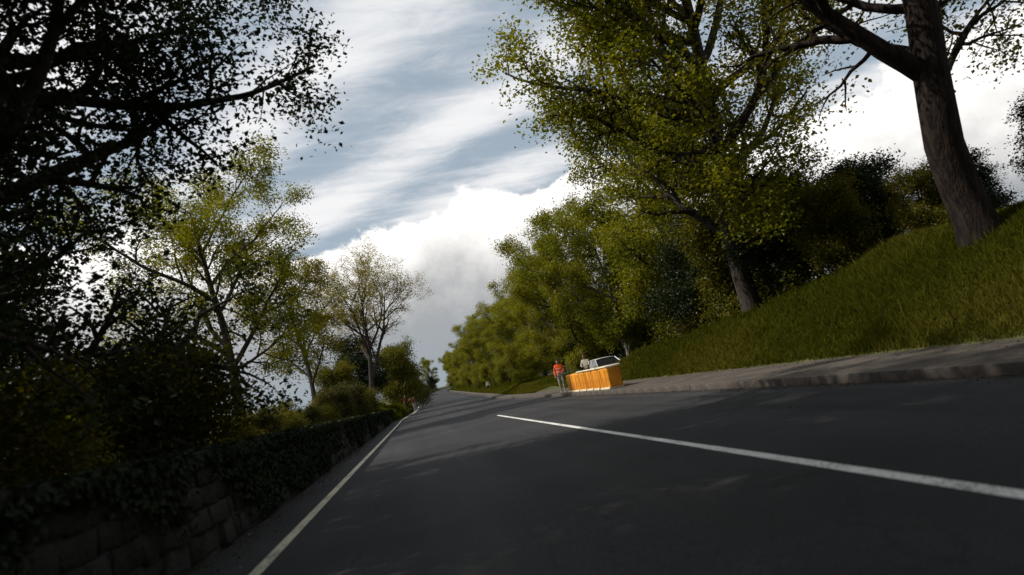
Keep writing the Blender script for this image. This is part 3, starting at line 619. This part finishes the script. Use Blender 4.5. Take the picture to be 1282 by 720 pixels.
# ------------------------------------------------------------------ people
def plain(name, c, rough=0.8, spec=0.2, metallic=0.0):
    return mat(name, c, tuple(k * 0.72 for k in c), rough, 14.0, 4, 0.15, 60, spec=spec, metallic=metallic)
SKIN = plain('skin', (0.42, 0.25, 0.18), 0.6)
def person(loc, rz, top, trouser, shoe, hair, label, group=None, height=1.75, arms=((0.24, -0.02, 1.16, 0.22, 0.12, 0.94), (0.24, -0.02, 1.16, 0.22, 0.12, 0.94)), legs=(0.0, 0.0), lean=0.0, sleeve=None, squat=0.0):
    """one continuous skinned body, faces towards local +Y; arms: elbow xyz, wrist xyz for the left (-x) and right (+x) arm"""
    V = []; E = []; RAD = []; CLS = []
    def add(p, r, parent, cls):
        V.append(np.array(p, float)); RAD.append(r if isinstance(r, tuple) else (r, r)); CLS.append(cls)
        if parent is not None: E.append((parent, len(V) - 1))
        return len(V) - 1
    L = lambda z: lean * max(0, z - 0.95)
    pel = add((0, 0, 0.96), (0.155, 0.115), None, 1)
    sp = add((0, L(1.14), 1.14), (0.145, 0.105), pel, 0)
    ch = add((0, L(1.33) + 0.01, 1.33), (0.165, 0.115), sp, 0)
    nb = add((0, L(1.47), 1.475), (0.062, 0.06), ch, 0)
    hb = add((0, L(1.56) + 0.012, 1.555), (0.062, 0.07), nb, 2)
    hm = add((0, L(1.64) + 0.02, 1.645), (0.078, 0.098), hb, 2)
    ht = add((0, L(1.73) + 0.01, 1.725), (0.052, 0.06), hm, 2)
    hands = []
    for s, a, lg in ((-1, arms[0], legs[0]), (1, arms[1], legs[1])):
        sh = add((s * 0.175, L(1.42), 1.42), 0.062, ch, 0)
        el = add((s * a[0], a[1] + L(a[2]), a[2]), 0.047, sh, 0)
        wr = add((s * a[3], a[4] + L(a[5]), a[5]), 0.032, el, 0 if sleeve is None else 0)
        dirn = unit(V[wr] - V[el]); pm = add(V[wr] + dirn * 0.075, (0.040, 0.024), wr, 2)
        hands.append((V[pm] + dirn * 0.012, dirn, s))
        hip = add((s * 0.092, 0.0, 0.88), (0.092, 0.098), pel, 1)
        kn = add((s * 0.10, 0.03 + lg * 0.5 , 0.50), 0.064, hip, 1)
        an = add((s * 0.105, -0.01 + lg, 0.10), 0.043, kn, 1)
        he = add((s * 0.105, 0.01 + lg, 0.045), (0.042, 0.04), an, 3)
        add((s * 0.12, 0.16 + lg, 0.032), (0.042, 0.03), he, 3)
    me = bpy.data.meshes.new('body_frame'); me.from_pydata([tuple(v) for v in V], E, [])
    tmp = bpy.data.objects.new('body_frame', me); col.objects.link(tmp)
    md = tmp.modifiers.new('skin', 'SKIN'); md.use_smooth_shade = True
    if not me.skin_vertices:
        raise RuntimeError('no skin layer')
    sv = me.skin_vertices[0].data
    for k, r in enumerate(RAD): sv[k].radius = r
    sv[0].use_root = True
    sub = tmp.modifiers.new('sub', 'SUBSURF'); sub.levels = 2; sub.render_levels = 2
    dg = bpy.context.evaluated_depsgraph_get(); em = bpy.data.meshes.new_from_object(tmp.evaluated_get(dg))
    bpy.data.objects.remove(tmp)
    verts = [np.array(v.co) for v in em.vertices]; faces = [list(p.vertices) for p in em.polygons]
    Va = np.array(V); mats = []
    seg = [(a, b) for a, b in E]
    for f in faces:
        c = np.mean([verts[k] for k in f], 0); best = (9, 0)
        for a, b in seg:
            d = Va[b] - Va[a]; t = np.clip(np.dot(c - Va[a], d) / (np.dot(d, d) + 1e-9), 0, 1); q = np.linalg.norm(c - Va[a] - d * t)
            cls = CLS[b] if t > 0.45 or CLS[a] == CLS[b] else CLS[a]
            if {CLS[a], CLS[b]} == {0, 2} and b not in (hb,): cls = 2 if t > 0.85 else 0
            if q < best[0]: best = (q, cls)
        mats.append(best[1])
    # fingers, thumb, nose, ears: rooted inside the palm / head
    ex = MB()
    for (p, d, s) in hands:
        side = unit(np.cross(d, np.array([0, 0, 1.0]) if abs(d[2]) < 0.8 else np.array([0, 1.0, 0]))); palm = unit(np.cross(side, d))
        for k, (off, ln) in enumerate(((-0.027, 0.062), (-0.009, 0.075), (0.009, 0.080), (0.027, 0.070))):
            b0 = p + side * off - d * 0.01; b1 = b0 + d * ln * 0.5; b2 = b1 + unit(d + palm * 0.5 * s) * ln * 0.35; b3 = b2 + unit(d + palm * 1.2 * s) * ln * 0.25
            ex.tube([b0, b1, b2, b3], [0.0095, 0.009, 0.008, 0.005], 6)
        b0 = p - d * 0.03 + side * 0.028; ex.tube([b0, b0 + unit(side + d * 0.7) * 0.03, b0 + unit(side * 0.6 + d) * 0.055], [0.011, 0.010, 0.006], 6)
    hc = V[hm]
    ex.tube([hc + (0, 0.088, 0.012), hc + (0, 0.108, -0.012), hc + (0, 0.113, -0.026), hc + (0, 0.09, -0.032)], [0.008, 0.011, 0.013, 0.008], 6)
    for s in (-1, 1): ex.tube([hc + (s * 0.074, -0.005, 0.018), hc + (s * 0.087, -0.012, 0.005), hc + (s * 0.076, -0.004, -0.03)], [0.010, 0.013, 0.008], 6)
    n0 = len(verts)
    for vv, ff in zip(ex.v, ex.f):
        pass
    ev = np.concatenate(ex.v); ef = np.concatenate(ex.f)
    verts += list(ev); faces += [[int(k) + n0 for k in f] for f in ef]; mats += [2] * len(ef)
    sc = height / 1.775
    full = bpy.data.meshes.new('person_body'); full.from_pydata([tuple(v * sc) for v in verts], [], faces)
    for m in (top, trouser, SKIN, shoe): full.materials.append(m)
    full.polygons.foreach_set('material_index', np.array(mats, np.int32)); full.polygons.foreach_set('use_smooth', np.ones(len(faces), bool)); full.update()
    body = obj('person', full, None, None, loc, rz); tag(body, label, 'person', group)
    # hair: an uneven cap round the skull, open at the face
    hm_ = MB(); c = hc + np.array([0, -0.012, 0.022]); nu, nvv = 14, 7; pts = []
    for a in range(nvv):
        th = a / (nvv - 1) * 1.75
        for b in range(nu):
            ph = 2 * math.pi * b / nu; fr = max(0, math.sin(ph)); t2 = th * (1 - 0.42 * fr)
            rr = 1.0 + 0.05 * math.sin(3.1 * b + 1.7 * a)
            pts.append(c + np.array([0.088 * rr * math.sin(t2) * math.cos(ph), 0.112 * rr * math.sin(t2) * math.sin(ph), 0.100 * rr * math.cos(t2)]))
    fs = [[a * nu + b, a * nu + (b + 1) % nu, (a + 1) * nu + (b + 1) % nu, (a + 1) * nu + b] for a in range(nvv - 1) for b in range(nu)]
    hm_.add(np.array(pts) * sc, fs); obj('hair', hm_.mesh('hair'), hair, body)
    # eyes and mouth
    for s in (-1, 1):
        eb = MB(); eb.box((hc + np.array([s * 0.030, 0.092, 0.004])) * sc, (0.020 * sc, 0.010, 0.008)); obj('eye', eb.mesh('eye', False), M_dark, body)
    eb = MB(); eb.box((hc + np.array([0, 0.088, -0.058])) * sc, (0.042 * sc, 0.010, 0.007)); obj('mouth', eb.mesh('mouth', False), M_dark, body)
    return body
M_dark = plain('dark_brown', (0.03, 0.018, 0.014))
HI_VIS = plain('orange_hi_vis', (0.95, 0.13, 0.03), 0.7); GREY_T = plain('pale_grey_trousers', (0.34, 0.33, 0.26)); SHOE = plain('pale_shoes', (0.38, 0.30, 0.28))
CREAM = plain('cream_top', (0.62, 0.58, 0.46)); MAROON = plain('maroon_jacket', (0.16, 0.030, 0.024)); NAVY = plain('dark_trousers', (0.035, 0.03, 0.035)); PALE = plain('pale_shirt', (0.50, 0.45, 0.40)); WHITE_S = plain('white_shoes', (0.7, 0.7, 0.66))
REFL = plain('reflective_silver', (0.55, 0.55, 0.52), 0.4)
HAIR = plain('dark_hair', (0.035, 0.022, 0.016)); HAIR2 = plain('brown_hair', (0.10, 0.06, 0.035))
def gpos(s, y, dz=0.0): return (float(xr(y)) + s, y, float(zr(y)) + dz)

mz = person(gpos(7.12, 33.0, 0.117), R(165), HI_VIS, GREY_T, SHOE, HAIR, 'marshal in an orange jacket standing on the pavement past the orange barrier', None, 1.72, arms=((0.25, 0.02, 1.17, 0.17, 0.20, 1.06), (0.25, -0.02, 1.16, 0.24, 0.10, 0.95)), legs=(0.04, -0.05))
for z0 in (1.06, 1.22):
    a = np.arange(17) / 16 * 2 * math.pi; band = MB()
    band.tube(np.stack([0.168 * np.cos(a), 0.127 * np.sin(a) + 0.004, np.full(17, z0)], 1), np.full(17, 0.012), 5)
    obj('reflective_band', band.mesh('reflective_band'), REFL, mz)
person((8.15, 31.4, 0.117), R(140), CREAM, NAVY, SHOE, HAIR2, 'spectator in a cream top standing behind the orange barrier', None, 1.66, arms=((0.24, 0.10, 1.18, 0.10, 0.26, 1.16), (0.24, 0.10, 1.18, 0.12, 0.27, 1.14)), lean=0.18)
for (px_, y_, rz_, tr_, sh_, hr_, ht_, lab_, arm_) in (
        (-0.50, 80.0, 200, GREY_T, WHITE_S, HAIR2, 1.75, 'spectator in a dark red jacket and white shoes at the road edge by the bushes', ((0.24, 0.06, 1.18, 0.08, 0.22, 1.20), (0.26, 0.0, 1.16, 0.28, 0.10, 0.94))),
        (-1.45, 81.5, 190, NAVY, SHOE, HAIR, 1.80, 'spectator in a dark red jacket and dark trousers up on the grass verge', ((0.24, -0.02, 1.16, 0.22, 0.12, 0.94), (0.24, -0.02, 1.16, 0.22, 0.12, 0.94)))):
    gz_ = max(float(ground_h(px_, y_)), float(zr(y_)) + 0.02)
    person((px_, y_, gz_), R(rz_), MAROON, tr_, sh_, hr_, lab_, 'spectators by the left bushes', ht_, arms=arm_)
yc = 100.0
person(gpos(9.0, yc, 0.117), R(170), PALE, NAVY, SHOE, HAIR, 'distant spectator in a pale shirt under the trees of the right verge', None, 1.72)

# ------------------------------------------------------------------ orange crash bales on the pavement
ORANGE = mat('orange_tarpaulin', (0.72, 0.29, 0.010), (0.52, 0.17, 0.008), 0.55, 2.2, 5, 0.5, 7, spec=0.4)
SHEET = mat('pale_sheet', (0.74, 0.68, 0.50), (0.60, 0.52, 0.36), 0.7, 5, 5, 0.4, 12)
STRAP = plain('bale_strap', (0.38, 0.13, 0.012))
rgb_ = np.random.default_rng(2)
cover_me = [bevel_box_mesh('bale_cover_%d' % k, (0.56, 1.13, 0.80), 0.09, 3, 0.008, rgb_) for k in range(3)]
for m in cover_me: m.materials.append(ORANGE)
sheet_me = bevel_box_mesh('bale_sheet', (0.62, 1.12, 0.075), 0.03, 2, 0.007, rgb_); sheet_me.materials.append(SHEET)
def strap_mesh():
    mb = MB(); p = np.array([[-0.287, 0, 0.03], [-0.29, 0, 0.72], [-0.24, 0, 0.804], [0.24, 0, 0.804], [0.29, 0, 0.72], [0.287, 0, 0.03]])
    v = np.concatenate([p + (0, -0.022, 0), p + (0, 0.022, 0)]); n = len(p)
    mb.add(v, [[k, k + 1, n + k + 1, n + k] for k in range(n - 1)]); me = mb.mesh('bale_strap', False); me.materials.append(STRAP); return me
strap_me = strap_mesh()
foot_me = bevel_box_mesh('bale_skirt', (0.60, 1.11, 0.09), 0.02, 2, 0.004, rgb_); foot_me.materials.append(SHEET)
for k in range(6):
    y = 25.30 + 1.185 * k; x = 7.42 - 0.02 * k + rgb_.normal(0, 0.03); pale = k < 4
    e = empty('crash_bale', (x, y, 0.116), R(rgb_.normal(0, 3.5)), 'orange covered crash bale with a pale sheet along its top' if pale else 'orange covered crash bale with no sheet, at the marshal end of the barrier', 'crash bale', 'orange crash bales on the pavement')
    o = obj('cover', cover_me[k % 3], None, e, (0, 0, 0.43))
    for s in (-0.28, 0.28): obj('strap', strap_me, None, e, (0, s, 0.034))
    obj('skirt', foot_me, None, e, (0, 0, 0.046))
    if pale: obj('top_sheet', sheet_me, None, e, (0, 0, 0.86))

# ------------------------------------------------------------------ silver car parked on the verge, nose towards us
def loft(name, secs, material, parent, closed=True, smooth=True):
    secs = [np.asarray(s, float) for s in secs]; n = len(secs[0]); mb = MB()
    v = np.concatenate(secs); f = []
    for a in range(len(secs) - 1):
        for b in range(n if closed else n - 1): f.append([a * n + b, a * n + (b + 1) % n, (a + 1) * n + (b + 1) % n, (a + 1) * n + b])
    mb.add(v, f)
    if closed:
        for a, rev in ((0, True), (len(secs) - 1, False)):
            c = secs[a].mean(0); base = mb.n
            idx = [[base, base + 1 + (b + 1) % n, base + 1 + b] if rev else [base, base + 1 + b, base + 1 + (b + 1) % n] for b in range(n)]
            mb.add(np.concatenate([[c], secs[a]]), idx)
    return obj(name, mb.mesh(name, smooth), material, parent)
def ring(y, hw, z0, z1, tuck=0.08, crown=0.03, n=6):
    """body cross-section at y: sill at z0, shoulder at z1"""
    p = [(-hw * 0.86, z0), (-hw * 0.97, z0 + 0.10), (-hw, z0 + (z1 - z0) * 0.5), (-hw * 0.97, z1 - 0.05), (-hw * 0.88, z1), (-hw * 0.4, z1 + crown), (hw * 0.4, z1 + crown), (hw * 0.88, z1), (hw * 0.97, z1 - 0.05), (hw, z0 + (z1 - z0) * 0.5), (hw * 0.97, z0 + 0.10), (hw * 0.86, z0)]
    return [(x, y, z) for x, z in p]
CARP = mat('silver_paint', (0.58, 0.59, 0.60), (0.55, 0.56, 0.57), 0.28, 3, 2, spec=0.5, metallic=0.35)
GLASS = mat('car_glass', (0.012, 0.014, 0.015), (0.016, 0.018, 0.02), 0.06, 2, 2, spec=0.6)
BLACK = plain('black_rubber', (0.02, 0.02, 0.021), 0.8); RIM = plain('alloy', (0.45, 0.45, 0.46), 0.35, metallic=0.7); LAMP = plain('headlamp_lens', (0.7, 0.72, 0.74), 0.1, 0.6); REDL = plain('tail_lamp', (0.35, 0.01, 0.01), 0.2)
car = empty('parked_car', (11.4, 39.6, float(ground_h(11.4, 39.6))), R(2), 'silver car parked on the verge behind the orange barrier', 'car')
body = loft('body', [ring(-2.02, 0.62, 0.30, 0.60), ring(-1.95, 0.74, 0.22, 0.70), ring(-1.7, 0.83, 0.20, 0.78), ring(-1.0, 0.87, 0.18, 0.90), ring(-0.2, 0.88, 0.18, 0.93), ring(0.9, 0.88, 0.18, 0.95), ring(1.6, 0.86, 0.20, 0.97), ring(1.92, 0.80, 0.25, 0.95), ring(2.0, 0.70, 0.32, 0.85)], CARP, car)
def cab(y, hw, z): return [(-hw, y, z), (hw, y, z)]
loft('windscreen', [[(-0.74, -0.98, 0.92), (0, -1.06, 0.94), (0.74, -0.98, 0.92)], [(-0.60, -0.32, 1.335), (0, -0.36, 1.36), (0.60, -0.32, 1.335)]], GLASS, car, False)
loft('rear_window', [[(0.58, 1.30, 1.335), (0, 1.34, 1.355), (-0.58, 1.30, 1.335)], [(0.72, 1.86, 0.97), (0, 1.92, 0.97), (-0.72, 1.86, 0.97)]], GLASS, car, False)
for s in (-1, 1):
    loft('side_window', [[(s * 0.80, y, 0.94) for y in (-0.92, 0.3, 1.0, 1.80)], [(s * 0.615, y, z) for y, z in ((-0.32, 1.335), (0.3, 1.35), (0.9, 1.35), (1.30, 1.33))]], GLASS, car, False)
    for pp, pr in (([(s * 0.77, -1.0, 0.92), (s * 0.615, -0.32, 1.345)], [0.03, 0.03]), ([(s * 0.79, 0.35, 0.93), (s * 0.625, 0.35, 1.35)], [0.03, 0.028]), ([(s * 0.77, 1.84, 0.96), (s * 0.60, 1.30, 1.34)], [0.05, 0.04])):
        mbp = MB(); mbp.tube(pp, pr, 6); obj('pillar', mbp.mesh('pillar'), CARP, car)
    mm = bevel_box_mesh('mirror', (0.17, 0.10, 0.13), 0.03, 2); obj('mirror', mm, CARP, car, (s * 0.90, -0.72, 0.98))
    h = bevel_box_mesh('headlight', (0.30, 0.16, 0.14), 0.04, 2); obj('headlight', h, LAMP, car, (s * 0.60, -1.88, 0.62))
    h = bevel_box_mesh('tail_light', (0.16, 0.12, 0.24), 0.03, 2); obj('tail_light', h, REDL, car, (s * 0.72, 1.90, 0.78))
    for y in (-1.25, 1.25):
        a = np.arange(25) / 24 * 2 * math.pi
        t = MB(); t.tube(np.stack([np.zeros(25), 0.225 * np.cos(a), 0.225 * np.sin(a)], 1), np.full(25, 0.085), 8)
        w = obj('wheel', t.mesh('tyre'), BLACK, car, (s * 0.80, y, 0.31))
        d = MB(); d.tube([(s * 0.02, 0, 0), (s * 0.075, 0, 0), (s * 0.085, 0, 0), (s * 0.088, 0, 0)], [0.19, 0.19, 0.12, 0.001], 16); obj('rim', d.mesh('rim'), RIM, w)
rf = [[(-0.60, y, z - 0.015), (-0.56, y, z + 0.02), (-0.25, y, z + 0.045), (0.25, y, z + 0.045), (0.56, y, z + 0.02), (0.60, y, z - 0.015), (0.5, y, z - 0.03), (-0.5, y, z - 0.03)] for y, z in ((-0.40, 1.335), (-0.1, 1.375), (0.5, 1.39), (1.0, 1.375), (1.36, 1.34))]
loft('roof', rf, CARP, car)
g = bevel_box_mesh('grille', (0.62, 0.08, 0.14), 0.02, 1); obj('grille', g, BLACK, car, (0, -2.0, 0.50))
g = bevel_box_mesh('number_plate', (0.52, 0.02, 0.11), 0.004, 1); obj('number_plate', g, plain('plate_white', (0.7, 0.7, 0.68)), car, (0, -2.055, 0.38))
